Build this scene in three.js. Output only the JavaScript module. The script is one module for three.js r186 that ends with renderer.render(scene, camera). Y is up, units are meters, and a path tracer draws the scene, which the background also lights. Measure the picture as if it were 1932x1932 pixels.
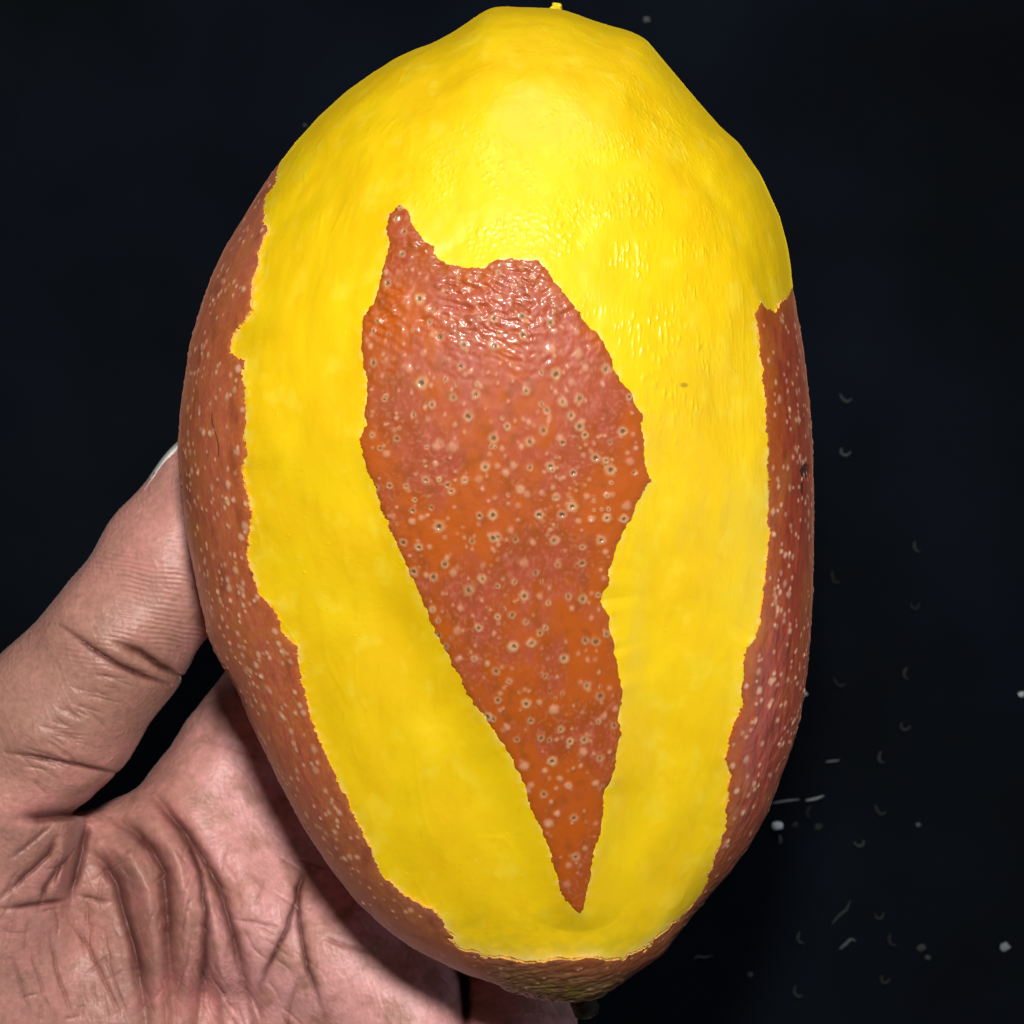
import * as THREE from 'three';
import { ImprovedNoise } from 'three/addons/math/ImprovedNoise.js';
import { mergeGeometries } from 'three/addons/utils/BufferGeometryUtils.js';
import { RectAreaLightUniformsLib } from 'three/addons/lights/RectAreaLightUniformsLib.js';

// ---------------------------------------------------------------- camera, light, exposure
// The scene is measured in units U of 0.07 mm on the plane through the middle of the fruit.
// Object space: x right, y away along the table, z up; every root is turned so that z becomes world "up" (y).
const U = 7e-5, D = 4286, MID = 966;                       // lens 0.30 m above the fruit's middle
const W = (x, y, z) => new THREE.Vector3(x * U, z * U, -y * U);
const scene = new THREE.Scene();
scene.background = new THREE.Color(0.034, 0.031, 0.03)          // the dim room around;
const camera = new THREE.PerspectiveCamera(2 * Math.atan(MID / D) * 180 / Math.PI, 1, 0.02, 10);
camera.position.copy(W(0, 0, D)); camera.up.set(0, 0, -1); camera.lookAt(0, 0, 0);
camera.focus = (D - 150) * U; camera.userData.fStop = 58; scene.add(camera);

RectAreaLightUniformsLib.init();
const flash = new THREE.PointLight(new THREE.Color(1, 0.97, 0.94), 0.325, 0, 2);       // the phone's lamp beside the lens
flash.position.copy(W(20, 1060, D - 20)); flash.castShadow = true; flash.shadow.radius = 0.8;
flash.shadow.mapSize.set(2048, 2048); flash.shadow.bias = -0.0005; flash.shadow.camera.near = 0.05; flash.shadow.camera.far = 3;
scene.add(flash);
const ceiling = new THREE.RectAreaLight(new THREE.Color(0.96, 0.98, 1), 3.3, 0.75, 0.28);   // ceiling lamp of the room
ceiling.position.copy(W(1700, 13000, 5200)); ceiling.lookAt(0, 0, 0); scene.add(ceiling);
const coolSideLight = new THREE.RectAreaLight(new THREE.Color(0.62, 0.75, 1), 1.0, 0.36, 0.36); // added cool fill from the right, for a bluer table and cool rim
coolSideLight.position.copy(W(7600, -3000, 1500)); coolSideLight.lookAt(0, 0, 0); scene.add(coolSideLight);

const renderer = new THREE.WebGLRenderer({ antialias: true });
renderer.toneMapping = THREE.LinearToneMapping; renderer.toneMappingExposure = 1;
renderer.shadowMap.enabled = true; renderer.outputColorSpace = THREE.SRGBColorSpace;

// ---------------------------------------------------------------- helpers
function rng(seed) { let s = seed >>> 0; return () => { s = (s + 0x6d2b79f5) >>> 0; let t = Math.imul(s ^ (s >>> 15), 1 | s); t = (t + Math.imul(t ^ (t >>> 7), 61 | t)) ^ t; return ((t ^ (t >>> 14)) >>> 0) / 4294967296; }; }
const PN = new ImprovedNoise();
const n3 = (x, y, z) => PN.noise(x + 31.7, y + 17.3, z + 53.9);
const fbm = (x, y, z, o = 3) => { let a = 0.5, s = 0; for (let i = 0; i < o; i++) { s += a * n3(x, y, z); x *= 2.03; y *= 2.03; z *= 2.03; a *= 0.5; } return s; };
const ss = (a, b, x) => { const t = Math.min(1, Math.max(0, (x - a) / (b - a))); return t * t * (3 - 2 * t); };
const mix = (a, b, t) => a + (b - a) * t;
const mix3 = (a, b, t) => [mix(a[0], b[0], t), mix(a[1], b[1], t), mix(a[2], b[2], t)];
const at = (px, py, z) => { const k = (D - z) / D; return [(px - MID) * k, (MID - py) * k, z]; };   // a measured point at a known height
const nameCount = {};
function numbered(n) { const k = nameCount[n] = (nameCount[n] ?? -1) + 1; return k ? `${n}_${String(k).padStart(3, '0')}` : n; }
function root(name, label, category, group) {
  const o = new THREE.Group(); o.name = numbered(name); o.rotation.x = -Math.PI / 2;
  o.userData = { label, category }; if (group) o.userData.group = group; scene.add(o); return o;
}
function mesh(name, g, m, parent) { const o = new THREE.Mesh(g, m); o.name = name; o.castShadow = o.receiveShadow = true; parent.add(o); return o; }
function geo(pos, nor, col, idx) {
  const g = new THREE.BufferGeometry(), p = new Float32Array(pos.length);
  for (let i = 0; i < pos.length; i++) p[i] = pos[i] * U;
  g.setAttribute('position', new THREE.BufferAttribute(p, 3));
  if (nor) g.setAttribute('normal', new THREE.BufferAttribute(nor instanceof Float32Array ? nor : new Float32Array(nor), 3));
  if (col) g.setAttribute('color', new THREE.BufferAttribute(col instanceof Float32Array ? col : new Float32Array(col), 3));
  g.setIndex(new THREE.BufferAttribute(idx instanceof Uint32Array ? idx : new Uint32Array(idx), 1));
  if (!nor) g.computeVertexNormals();
  return g;
}

// ---------------------------------------------------------------- the dark tabletop
const TZ = -1900;
{
  const N = 256, data = new Uint8Array(N * N * 4);
  for (let j = 0; j < N; j++) for (let i = 0; i < N; i++) {
    const x = i / N * 9, y = j / N * 9;
    const f = 0.5 + 0.9 * fbm(x, y, 2, 4), b = 0.5 + 0.8 * fbm(x * 0.6 + 9, y * 0.6, 7, 3), o = (j * N + i) * 4;
    const v = 9 + 17 * f; data[o] = v * 0.74; data[o + 1] = v * 1.0; data[o + 2] = v * (1.16 + 0.5 * b); data[o + 3] = 255;
  }
  const t = new THREE.DataTexture(data, N, N); t.colorSpace = THREE.SRGBColorSpace; t.magFilter = THREE.LinearFilter; t.wrapS = t.wrapT = THREE.MirroredRepeatWrapping; t.repeat.set(3, 3); t.needsUpdate = true;
  const top = new THREE.Mesh(new THREE.BoxGeometry(1.6, 1.6, 0.03), new THREE.MeshPhysicalMaterial({ map: t, roughness: 0.9, specularIntensity: 0.12 }));
  top.name = 'tabletop'; top.rotation.x = -Math.PI / 2; top.position.copy(W(0, 0, TZ)); top.position.y -= 0.015; top.receiveShadow = true;
  top.userData = { kind: 'structure', label: 'dark blue-black tabletop flecked with pale specks', category: 'tabletop' };
  scene.add(top);
}

// ---------------------------------------------------------------- the mango's body
const CX = 940 - MID, CY = MID - 950, DZ = 470, PW = 2.25;
const outline = [[950,14],[1000,15],[1038,16],[1064,20],[1100,33],[1150,50],[1190,62],[1220,76],[1245,105],[1270,135],[1290,160],[1320,195],[1360,240],[1395,270],[1415,300],[1435,330],[1455,375],[1470,410],[1483,460],[1490,500],[1495,550],[1501,590],[1512,650],[1520,710],[1527,780],[1531,850],[1533,920],[1533,1000],[1532,1100],[1527,1200],[1519,1280],[1508,1350],[1492,1410],[1470,1470],[1448,1530],[1415,1590],[1375,1645],[1330,1695],[1290,1745],[1248,1800],[1195,1836],[1160,1862],[1127,1881],[1088,1888],[1031,1886],[964,1868],[934,1852],[882,1837],[863,1828],[777,1785],[720,1742],[671,1696],[620,1629],[571,1554],[525,1465],[474,1359],[447,1295],[415,1243],[396,1201],[382,1140],[370,1083],[357,1020],[349,960],[342,900],[339,846],[343,780],[351,720],[362,650],[380,590],[400,530],[425,475],[455,425],[480,385],[495,360],[510,338],[530,310],[560,270],[600,225],[650,180],[700,142],[740,117],[780,97],[820,82],[850,65],[880,45],[905,28],[925,18]]
  .map(([x, y]) => [x - MID - CX, MID - y - CY]);
const NA = 4096, rad = new Float32Array(NA);
for (let i = 0; i < NA; i++) {
  const a = i / NA * Math.PI * 2, c = Math.cos(a), s = Math.sin(a); let best = 0;
  for (let k = 0; k < outline.length; k++) {
    const [x0, y0] = outline[k], [x1, y1] = outline[(k + 1) % outline.length], ex = x1 - x0, ey = y1 - y0;
    const det = c * ey - s * ex; if (Math.abs(det) < 1e-9) continue;
    const t = (x0 * ey - y0 * ex) / det, u = (x0 * s - y0 * c) / det;
    if (t > 0 && u >= -1e-6 && u <= 1.000001 && t > best) best = t;
  }
  rad[i] = best * 0.994;
}
function blurRing(src, sig) {
  const h = Math.ceil(sig * 3), out = new Float32Array(NA); let wsum = 0; const w = [];
  for (let k = -h; k <= h; k++) { const v = Math.exp(-k * k / (2 * sig * sig)); w.push(v); wsum += v; }
  for (let i = 0; i < NA; i++) { let s = 0; for (let k = -h; k <= h; k++) s += w[k + h] * src[(i + k + NA) % NA]; out[i] = s / wsum; }
  return out;
}
const radD = blurRing(rad, 5), radS = blurRing(rad, 90);
const ringAt = (arr, a) => { let f = a / (Math.PI * 2); f = (f - Math.floor(f)) * NA; const i = Math.floor(f), t = f - i; return mix(arr[i % NA], arr[(i + 1) % NA], t); };
const radius = (a, rho) => { const t = ss(0.62, 1, rho); return t > 0.999 ? ringAt(radD, a) : t < 0.001 ? ringAt(radS, a) : mix(ringAt(radS, a), ringAt(radD, a), t); };
const zOf = rho => DZ * Math.pow(Math.max(0, 1 - Math.pow(Math.min(1, rho), PW)), 1 / PW);
const lean = (y, rho) => 0.26 * y * (1 - rho * rho);               // the body is fuller towards its top
// a point measured in the picture, put on the fruit: its place in the fruit's own flat chart (centre + direction * radius * g)
function chart(px, py) {
  let z = 0, x = 0, y = 0, rho = 1, a = 0;
  for (let i = 0; i < 25; i++) {
    [x, y] = at(px, py, z); x -= CX; y -= CY; a = Math.atan2(y, x);
    const nr = Math.min(1, Math.hypot(x, y) / radius(a, rho)); rho = mix(rho, nr, 0.6); z = zOf(rho) + lean(y, rho);
  }
  return [Math.cos(a) * radius(a, rho) * rho, Math.sin(a) * radius(a, rho) * rho];
}
function chartG(px, py, g) { const a = Math.atan2(MID - py - CY, px - MID - CX), r = ringAt(radD, a) * g; return [Math.cos(a) * r, Math.sin(a) * r]; }

const innerEdge = [[496,377],[496,420],[500,437],[485,480],[475,533],[471,583],[453,611],[436,637],[432,666],[459,680],[453,707],[460,733],[462,786],[460,821],[464,857],[453,885],[462,921],[471,963],[473,989],[464,1017],[464,1053],[475,1084],[489,1124],[517,1148],[528,1191],[560,1223],[566,1273],[575,1319],[596,1391],[625,1451],[650,1504],[674,1558],[703,1611],[721,1654],[756,1686],[777,1704],[809,1721],[838,1743],[845,1771],[874,1799],[934,1807],[1005,1818],[1076,1814],[1116,1809],[1159,1820],[1212,1795],[1257,1756],[1293,1728],[1321,1696],[1339,1654],[1353,1618],[1371,1565],[1371,1522],[1380,1458],[1374,1433],[1380,1387],[1399,1334],[1403,1273],[1408,1221],[1428,1202],[1439,1148],[1446,1088],[1453,999],[1449,928],[1449,821],[1446,733],[1435,661],[1427,594],[1439,571],[1449,583],[1467,587],[1476,569],[1487,562]];
const peelPoly = [chartG(713, 139, 1.06), chartG(600, 225, 1.03), chartG(535, 305, 1.0), chart(520, 342), ...innerEdge.map(p => chart(...p)), chartG(1495, 545, 1.0), chartG(1483, 455, 1.02), chartG(1450, 360, 1.07), chartG(1395, 270, 1.25), chartG(1395, 270, 3), [2600, -600], [1500, -3000], [-1500, -3000], [-2600, 0], chartG(713, 139, 3)];
const patchPoly = [[750,388],[757,387],[770,400],[775,420],[790,440],[800,455],[818,462],[818,475],[830,490],[850,500],[880,505],[915,505],[925,498],[940,490],[965,486],[990,490],[1015,486],[1022,497],[1035,510],[1045,530],[1060,545],[1075,570],[1095,590],[1110,615],[1130,625],[1140,650],[1155,680],[1165,705],[1180,730],[1193,745],[1200,765],[1212,785],[1210,800],[1216,830],[1215,850],[1218,880],[1226,908],[1210,935],[1195,965],[1180,1000],[1165,1030],[1152,1070],[1148,1100],[1132,1135],[1148,1160],[1150,1185],[1158,1215],[1155,1232],[1165,1245],[1167,1280],[1175,1300],[1170,1340],[1170,1390],[1162,1430],[1155,1470],[1140,1500],[1137,1540],[1130,1580],[1120,1620],[1112,1660],[1103,1700],[1095,1722],[1085,1720],[1070,1700],[1055,1670],[1045,1640],[1035,1600],[1025,1570],[1010,1540],[1000,1520],[990,1490],[980,1460],[960,1420],[940,1395],[920,1360],[895,1330],[880,1300],[865,1270],[850,1245],[835,1220],[820,1190],[805,1155],[795,1130],[780,1100],[765,1065],[750,1030],[735,1000],[722,965],[712,935],[700,905],[690,880],[682,850],[678,828],[690,800],[688,770],[692,740],[690,710],[685,680],[682,650],[682,615],[690,590],[705,575],[715,540],[722,510],[732,480],[732,455],[727,430],[735,405]].map(p => chart(...p));
function signedDist(poly) {                                   // positive inside
  const n = poly.length, X0 = [], Y0 = [], EX = [], EY = [], L = [];
  for (let i = 0; i < n; i++) { const a = poly[i], b = poly[(i + 1) % n]; X0.push(a[0]); Y0.push(a[1]); EX.push(b[0] - a[0]); EY.push(b[1] - a[1]); L.push((b[0] - a[0]) ** 2 + (b[1] - a[1]) ** 2 || 1e-9); }
  return (x, y) => {
    let m = 1e18, inside = false;
    for (let i = 0; i < n; i++) {
      const wx = x - X0[i], wy = y - Y0[i]; let t = (wx * EX[i] + wy * EY[i]) / L[i]; t = t < 0 ? 0 : t > 1 ? 1 : t;
      const dx = wx - EX[i] * t, dy = wy - EY[i] * t, d = dx * dx + dy * dy; if (d < m) m = d;
      const y1 = Y0[i] + EY[i]; if ((Y0[i] > y) !== (y1 > y) && x < X0[i] + EX[i] * (y - Y0[i]) / EY[i]) inside = !inside;
    }
    return (inside ? 1 : -1) * Math.sqrt(m);
  };
}
const sdPeel = signedDist(peelPoly), sdPatch = signedDist(patchPoly);

// lenticels (pale pores of the peel), measured on four enlargements: x, y, size (negative: no dark pinhole)
const pores = [
  [286.2, 0, [1320,1105,1,1298,1165,1,1337,1230,1,1330,1348,2,1252,1503,2,1840,1448,2,1420,1585,3,1490,1640,1,1200,1705,2,1180,1755,1,1740,1692,1,1815,1690,2,1475,1708,1]],
  [286.2, 572.4, [1175,315,2,1365,345,-2,1640,335,3,1430,422,3,1560,405,1,1235,510,1,1600,500,2,1720,485,2,1488,538,2,1680,600,3,1885,655,1,1815,715,3,1300,718,2,1170,700,2,1210,770,1,1245,800,-2,1460,765,1,1515,760,-2,1600,762,-3,1770,870,2,1880,900,-2,1455,940,2,1525,937,1,1660,940,2,1735,935,-2,1590,998,2,1570,965,1,1185,980,2,1262,968,1,1350,972,2,1395,1045,1,1385,1100,1,1740,1128,2,1808,1125,2,1525,1185,3,1280,1130,-1,1380,1157,-1,1245,1165,1,1835,1240,2,1700,1262,2,1335,1270,2,1417,1295,2,1555,1385,2,1390,1425,2,1600,1430,-2,1495,1453,2,1685,1522,3,1755,1462,2,1490,1625,2,1640,1620,-1,1735,1722,2,1520,1685,1,1525,1765,1,1560,1820,1,1710,1888,2,1620,1740,-2,1655,220,2,1820,225,3,1530,178,2,1440,265,-2,1160,225,-1]],
  [915.9, 572.4, [45,80,2,195,68,2,345,100,2,200,170,2,350,240,-2,490,265,-2,295,370,1,375,375,3,640,350,2,530,340,-1,460,420,-2,215,465,3,765,497,2,500,505,2,410,525,2,325,570,2,295,535,1,455,595,2,115,655,2,230,632,-1,500,655,2,308,675,2,530,700,2,730,680,2,235,735,3,410,740,2,395,715,-1,85,770,-1,800,770,-1,585,820,2,640,835,2,665,885,3,235,875,2,345,865,2,465,900,2,105,900,-2,150,860,-1,770,840,-2,790,900,1,185,990,-2,220,1015,-2,375,1030,2,538,1025,-1,460,1078,3,645,1020,1,750,1075,-2,40,1125,2,285,1122,2,405,1122,2,645,1140,3,735,1145,2,135,1205,-1,40,1245,2,160,1255,1,368,1260,3,615,1258,2,515,1295,2,205,1378,-2,385,1388,2,268,1430,2,512,1380,2,630,1460,-1,65,1500,1,155,1478,1,205,1553,2,442,1557,2,515,1570,2,600,1550,1,65,1665,2,140,1655,2,215,1692,2,290,1750,2,318,1722,1,245,1803,2,145,1825,3,528,1790,2,585,1795,2,645,1755,1,420,1885,2]],
  [400.7, 1202, [1600,50,2,1695,32,2,1865,112,3,1505,183,2,1765,205,2,1575,235,2,1460,140,-1,1390,110,1,1300,120,-1,1515,337,2,1665,355,2,1735,347,-1,1810,385,-2,1850,490,2,1690,445,2,1460,425,2,1490,435,1,1555,468,-1,1745,537,2,1790,548,1,1900,555,1,1615,545,1,1805,660,2,1655,685,-2,1765,710,-1,1848,755,-1,1890,790,2,1672,815,-1,1758,835,3,1785,990,-2,1830,940,-1,1880,1310,-2,1890,1210,-1]],
  [858.6, 1202, [700,258,2,770,315,2,820,270,-1,525,385,-2,675,400,-1,845,470,2,685,545,2,610,553,2,770,645,2,680,610,-2,515,660,2,475,710,-1,555,750,-1,600,790,-2,745,775,-1,540,940,-1,630,960,2,690,1120,-1,640,1165,2,820,610,-1]],
];
const poreCell = 16, poreHash = new Map();
function addPore(x, y, z, R, hole, tone) {
  const p = { x, y, z, R, hole, tone };
  for (let i = -1; i <= 1; i++) for (let j = -1; j <= 1; j++) for (let k = -1; k <= 1; k++) {
    const key = (Math.floor(x / poreCell) + i + 500) * 1e6 + (Math.floor(y / poreCell) + j + 500) * 1e3 + Math.floor(z / poreCell) + k + 300;
    let a = poreHash.get(key); if (!a) poreHash.set(key, a = []); a.push(p);
  }
}
const onFruit = (cx, cy) => { const a = Math.atan2(cy, cx); let r = Math.hypot(cx, cy), g = r / ringAt(radD, a), rho = g < 1 ? r / radius(a, g) : Math.max(0, 2 - g); const y = Math.sin(a) * radius(a, rho) * rho; return [CX + Math.cos(a) * radius(a, rho) * rho, CY + y, (g < 1 ? 1 : -1) * zOf(rho) + lean(y, rho)]; };
{
  const R = rng(77);
  for (const [ox, oy, list] of pores) for (let i = 0; i < list.length; i += 3) {
    const [x, y] = chart(ox + list[i] * 0.3555, oy + list[i + 1] * 0.3555), s = Math.abs(list[i + 2]);
    addPore(...onFruit(x, y), [0, 6.2, 8.6, 11][s] * (0.75 + 0.4 * R()), list[i + 2] > 0 ? 0.24 + 0.2 * R() : 0, 0.5 + 0.5 * R());
  }
  for (let i = 0; i < 700; i++) {                              // the faint small ones between them
    const [x, y] = chart(690 + R() * 520, 500 + R() * 1150); if (sdPatch(x, y) < 6) continue;
    addPore(...onFruit(x, y), 3 + 4 * R() * R(), R() < 0.12 ? 0.3 : 0, 0.35 + 0.6 * R());
  }
  let n = 0;
  for (let i = 0; i < 60000 && n < 1900; i++) {                // the sides
    const a = R() * Math.PI * 2, rho = R(), th = rho * Math.PI * 0.62, g = th < Math.PI / 2 ? Math.sin(th) : 2 - Math.sin(th), r = ringAt(radD, a) * g, x = Math.cos(a) * r, y = Math.sin(a) * r;
    if (sdPeel(x, y) < 5) continue;
    const p = onFruit(x, y), low = ss(-500, -850, p[1]); if (R() < 0.3 * low + 0.1 || n3(p[0] / 60, p[1] / 70, p[2] / 60) < -0.22 + 0.3 * R() - 0.15) continue;
    addPore(...p, (4.2 + 5.2 * R() * R()) * (1 - 0.3 * low), 0, (0.5 + 0.5 * R()) * (1 - 0.4 * low)); n++;
  }
}

// ---- the fruit's grid: a square wrapped from the front pole to the back pole
const Q = 480, NG = 2 * Q + 1, QF = 0.93;
const NV = NG * NG, base = new Float32Array(NV * 3), bnor = new Float32Array(NV * 3), chX = new Float32Array(NV), chY = new Float32Array(NV), gg = new Float32Array(NV);
for (let j = 0; j < NG; j++) for (let i = 0; i < NG; i++) {
  const v = j * NG + i, a = (i - Q) / Q, b = (j - Q) / Q, q = Math.max(Math.abs(a), Math.abs(b));
  let ph = 0; if (q > 0) ph = Math.abs(a) >= Math.abs(b) ? (a > 0 ? 0 : Math.PI) + Math.PI / 4 * (b / a) : (b > 0 ? Math.PI / 2 : -Math.PI / 2) - Math.PI / 4 * (a / b);
  const t = q <= QF ? q / QF : 1 + (q - QF) / (1 - QF), rho = Math.sin(Math.min(2, t) * Math.PI / 2), r = radius(ph, rho), z = (t <= 1 ? 1 : -1) * zOf(rho);
  const c = Math.cos(ph), s = Math.sin(ph), g = t <= 1 ? rho : 2 - rho, rc = t <= 1 ? r * rho : ringAt(radD, ph) * g;
  base[v * 3] = CX + c * r * rho; base[v * 3 + 1] = CY + s * r * rho; base[v * 3 + 2] = z + lean(s * r * rho, rho); chX[v] = c * rc; chY[v] = s * rc; gg[v] = g;
}
function gridNormals(P, N) {
  N.fill(0);
  for (let j = 0; j < NG - 1; j++) for (let i = 0; i < NG - 1; i++) {
    const v = (j * NG + i) * 3, w = v + 3, u = v + NG * 3, o = u + 3;   // one normal for the cell, from its diagonals
    const ax = P[o] - P[v], ay = P[o + 1] - P[v + 1], az = P[o + 2] - P[v + 2], bx = P[u] - P[w], by = P[u + 1] - P[w + 1], bz = P[u + 2] - P[w + 2];
    const nx = ay * bz - az * by, ny = az * bx - ax * bz, nz = ax * by - ay * bx;
    for (const k of [v, w, u, o]) { N[k] += nx; N[k + 1] += ny; N[k + 2] += nz; }
  }
  for (let k = 0; k < NV * 3; k += 3) { const l = Math.hypot(N[k], N[k + 1], N[k + 2]) || 1; N[k] /= l; N[k + 1] /= l; N[k + 2] /= l; }
}
gridNormals(base, bnor);
const sA = new Float32Array(NV), sB = new Float32Array(NV), FP = new Float32Array(NV * 3), FN = new Float32Array(NV * 3), FC = new Float32Array(NV * 3), PP = new Float32Array(NV * 3), PNn = new Float32Array(NV * 3), PC = new Float32Array(NV * 3);
const CUT = [[-330, 1.0], [-130, 0.8], [60, 1.0], [270, 0.8], [420, 0.9], [560, 0.8]];
for (let v = 0; v < NV; v++) {
  const k = v * 3, x = base[k], y = base[k + 1], z = base[k + 2], cx = chX[v], cy = chY[v], g = gg[v];
  const rag = 3.2 * n3(x / 9, y / 9, z / 9) + 2.2 * n3(x / 4, y / 4, z / 4) + 5 * n3(x / 26, y / 26, z / 26) + ss(-650, -760, y) * (7 * n3(x / 12, y / 12, z / 12) + 10 * n3(x / 34, y / 34, z / 34));
  const a0 = sdPeel(cx, cy), b0 = sdPatch(cx, cy), a = sA[v] = a0 + rag, b = sB[v] = b0 + rag * 0.8;
  const px = MID + x * D / (D - z), py = MID - y * D / (D - z);        // where this spot was measured
  // ---------- flesh: shaved a little below the peel, in long shallow strokes
  {
    const out = Math.max(0, -Math.max(a0, b0)), outB = Math.max(0, -b0);
    let dep = 3.2 + 12 * (1 - Math.exp(-out / 45)) + 9 * Math.exp(-(((outB - 70) / 60) ** 2)) * ss(-50, -200, y) * ss(-850, -650, y);
    const u = cx / Math.max(0.35, Math.sqrt(Math.max(0.05, 1 - (cy / 980) ** 2))) + 26 * n3(y / 300, 3, z / 400) + 14 * n3(x / 90, y / 160, 4), wS = 128, f = u / wS + 0.2 - Math.floor(u / wS + 0.2);
    dep += 2.4 * Math.pow(Math.sin(Math.PI * f), 1.4) * ss(250, 480, py) * ss(-0.25, 0.25, n3(x / 200, y / 220, 8)) + 9 * fbm(x / 190, y / 240, z / 190, 2) + 1.8 * fbm(x / 60, y / 100, z / 60, 2);
    dep += 6 * ss(-710, -830, y) * ss(1, 0.85, g);
    const fade = mix(0.25, 1, ss(1, 0.84, g)); dep *= a > 0 && g > 0.9 ? 1 : fade;
    const grainZone = Math.min(1, Math.exp(-(((px - 1150) / 150) ** 2) - ((py - 420) / 220) ** 2) + 0.7 * Math.exp(-(((px - 880) / 110) ** 2) - ((py - 370) / 120) ** 2) + 0.35 * Math.exp(-(((px - 1290) / 90) ** 2) - ((py - 700) / 160) ** 2)), side = ss(1060, 1250, px);
    const gr = n3(x / 5.5, y / (6.5 + 10 * side), z / 5.5), gr2 = n3(x / 10 + 9, y / (11 + 14 * side), z / 10);
    let fine = 0.07 * gr + 0.12 * gr2 + (0.015 + 2.9 * grainZone) * Math.max(0, gr - 0.14) * 3.0 * ss(-0.2, 0.15, n3(x / 60, y / 70, z / 60)) + 0.5 * grainZone * Math.max(0, gr2 - 0.1);
    fine += 0.22 * n3(x / 3.2, y / 30, z / 3.2) * side * ss(1400, 1000, py);
    const rid = Math.max(0, 1 - Math.abs(n3(x / 60, y / 320, z / 60)) * 9) * ss(0.02, 0.3, n3(x / 70 + 8, y / 90, z / 70)); fine += 0.45 * rid;
    dep += 2.0 * n3(x / 75 + 2, y / 105, z / 75) * ss(0, 60, out) + 0.6 * n3(x / 30, y / 90, z / 30 + 6) * ss(0, 30, out);
    const spark = n3(x / 3.6 + 40, y / 4.5, z / 3.6); if (spark > 0.56) fine += (spark - 0.56) * 4;
    const hid = Math.max(a, b); if (hid > 0) dep += 6 * ss(0, 8, hid);
    const off = fine - dep;
    FP[k] = x + bnor[k] * off; FP[k + 1] = y + bnor[k + 1] * off; FP[k + 2] = z + bnor[k + 2] * off;
    let c = mix3([0.92, 0.625, 0.002], [0.89, 0.565, 0.0015], ss(-0.3, 0.3, fbm(x / 110, y / 150, z / 110, 4)));
    c = mix3(c, [0.83, 0.50, 0.001], 0.35 * ss(0.05, 0.4, fbm(x / 18, y / 70, z / 18 + 3, 3)));
    c = mix3(c, [0.94, 0.70, 0.03], 0.6 * ss(0.05, 0.45, fbm(x / 45 + 5, y / 60, z / 45, 3)));
    c = mix3(c, [0.95, 0.72, 0.16], 0.75 * Math.exp(-out / 5) * ss(-0.1, 0.3, n3(x / 16, y / 16, z / 16)));
    const gb = ss(1690, 1800, py) * ss(-0.15, 0.35, fbm(x / 28, y / 22, z / 28, 3) + 0.1); c = mix3(c, [0.62, 0.47, 0.010], 0.5 * gb);
    const cream = Math.exp(-Math.max(0, -a) / 7) * ss(1700, 1790, py); c = mix3(c, [0.85, 0.72, 0.3], 0.6 * cream);
    const sp = Math.hypot((px - 1300) / 10, (py - 727) / 5.5); c = mix3(c, [0.42, 0.24, 0.01], 0.8 * ss(1.1, 0.5, sp));
    FC[k] = c[0]; FC[k + 1] = c[1]; FC[k + 2] = c[2];
  }
  // ---------- peel
  const s = Math.max(a, b);
  if (s > -14) {
    const inner = b > a;
    let off = -2.2 * Math.exp(-Math.max(0, s) / 4) + 1.6 * fbm(x / 40, y / 55, z / 40, 2) + 0.18 * n3(x / 5, y / 8, z / 5) + 0.12 * n3(x / 3, y / 3, z / 3);
    let c;
    const big = fbm(x / 120, y / 150, z / 120, 3), streak = fbm(x / 16, y / 46, z / 16, 3), fl = n3(x / 5, y / 9, z / 5);
    if (inner) {
      const wr = ss(760, 560, py) * ss(-0.2, 0.25, fbm(x / 70, y / 60, z / 70, 2) + 0.12 + 0.5 * Math.exp(-(((px - 990) / 90) ** 2) - ((py - 530) / 70) ** 2));      // shrunken skin near the cut
      const dir = px > 1000 ? 0.55 : -0.3; off += wr * (3.2 * (1 - Math.abs(n3((x + y * dir) / 34, (y - x * dir) / 9, z / 30)) * 3) + 1.5 * n3(x / 9, y / 6, z / 9));
      off += 0.9 * n3(x / 20, y / 26, z / 20) * ss(1200, 700, py);
      const roseSheen = ss(-0.2, 0.34, streak * 0.45 + 0.55 * fbm(x / 42, y / 48, z / 42, 2) + big * 0.6 + 0.34 * Math.exp(-(((px - 960) / 170) ** 2) - ((py - 720) / 170) ** 2) + 0.22 * Math.exp(-(((px - 1110) / 70) ** 2) - ((py - 650) / 90) ** 2) + 0.16 * Math.exp(-(((px - 960) / 120) ** 2) - ((py - 1180) / 90) ** 2) - 0.08);  // hazy reddish sheen of the patch, painted into its colour
      c = mix3([0.47, 0.090, 0.003], [0.33, 0.060, 0.002], ss(-0.2, 0.3, big));
      c = mix3(c, [0.41, 0.072, 0.036], 0.8 * roseSheen);
      c = mix3(c, [0.54, 0.17, 0.11], 0.28 * ss(0.1, 0.42, n3(x / 9 + 3, y / 12, z / 9)) * roseSheen);
      c = mix3(c, [0.40, 0.085, 0.004], 0.5 * ss(28, 4, s));
      c = mix3(c, [0.27, 0.062, 0.008], 0.55 * ss(0.02, 0.4, fbm(x / 24 + 7, y / 40, z / 24, 3))); c = mix3(c, [0.54, 0.19, 0.09], 0.36 * ss(0.16, 0.4, n3(x / 6 + 3, y / 6.5, z / 6)) * ss(-0.1, 0.2, big + 0.1));
    } else {
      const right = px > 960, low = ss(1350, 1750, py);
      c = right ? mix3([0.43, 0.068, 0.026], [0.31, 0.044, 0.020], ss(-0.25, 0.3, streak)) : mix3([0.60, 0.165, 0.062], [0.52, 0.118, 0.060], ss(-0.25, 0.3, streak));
      c = mix3(c, right ? [0.42, 0.09, 0.006] : [0.42, 0.10, 0.012], (right ? 0.85 : 0.55) * ss(48, 6, s + 20 * streak));
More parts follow.
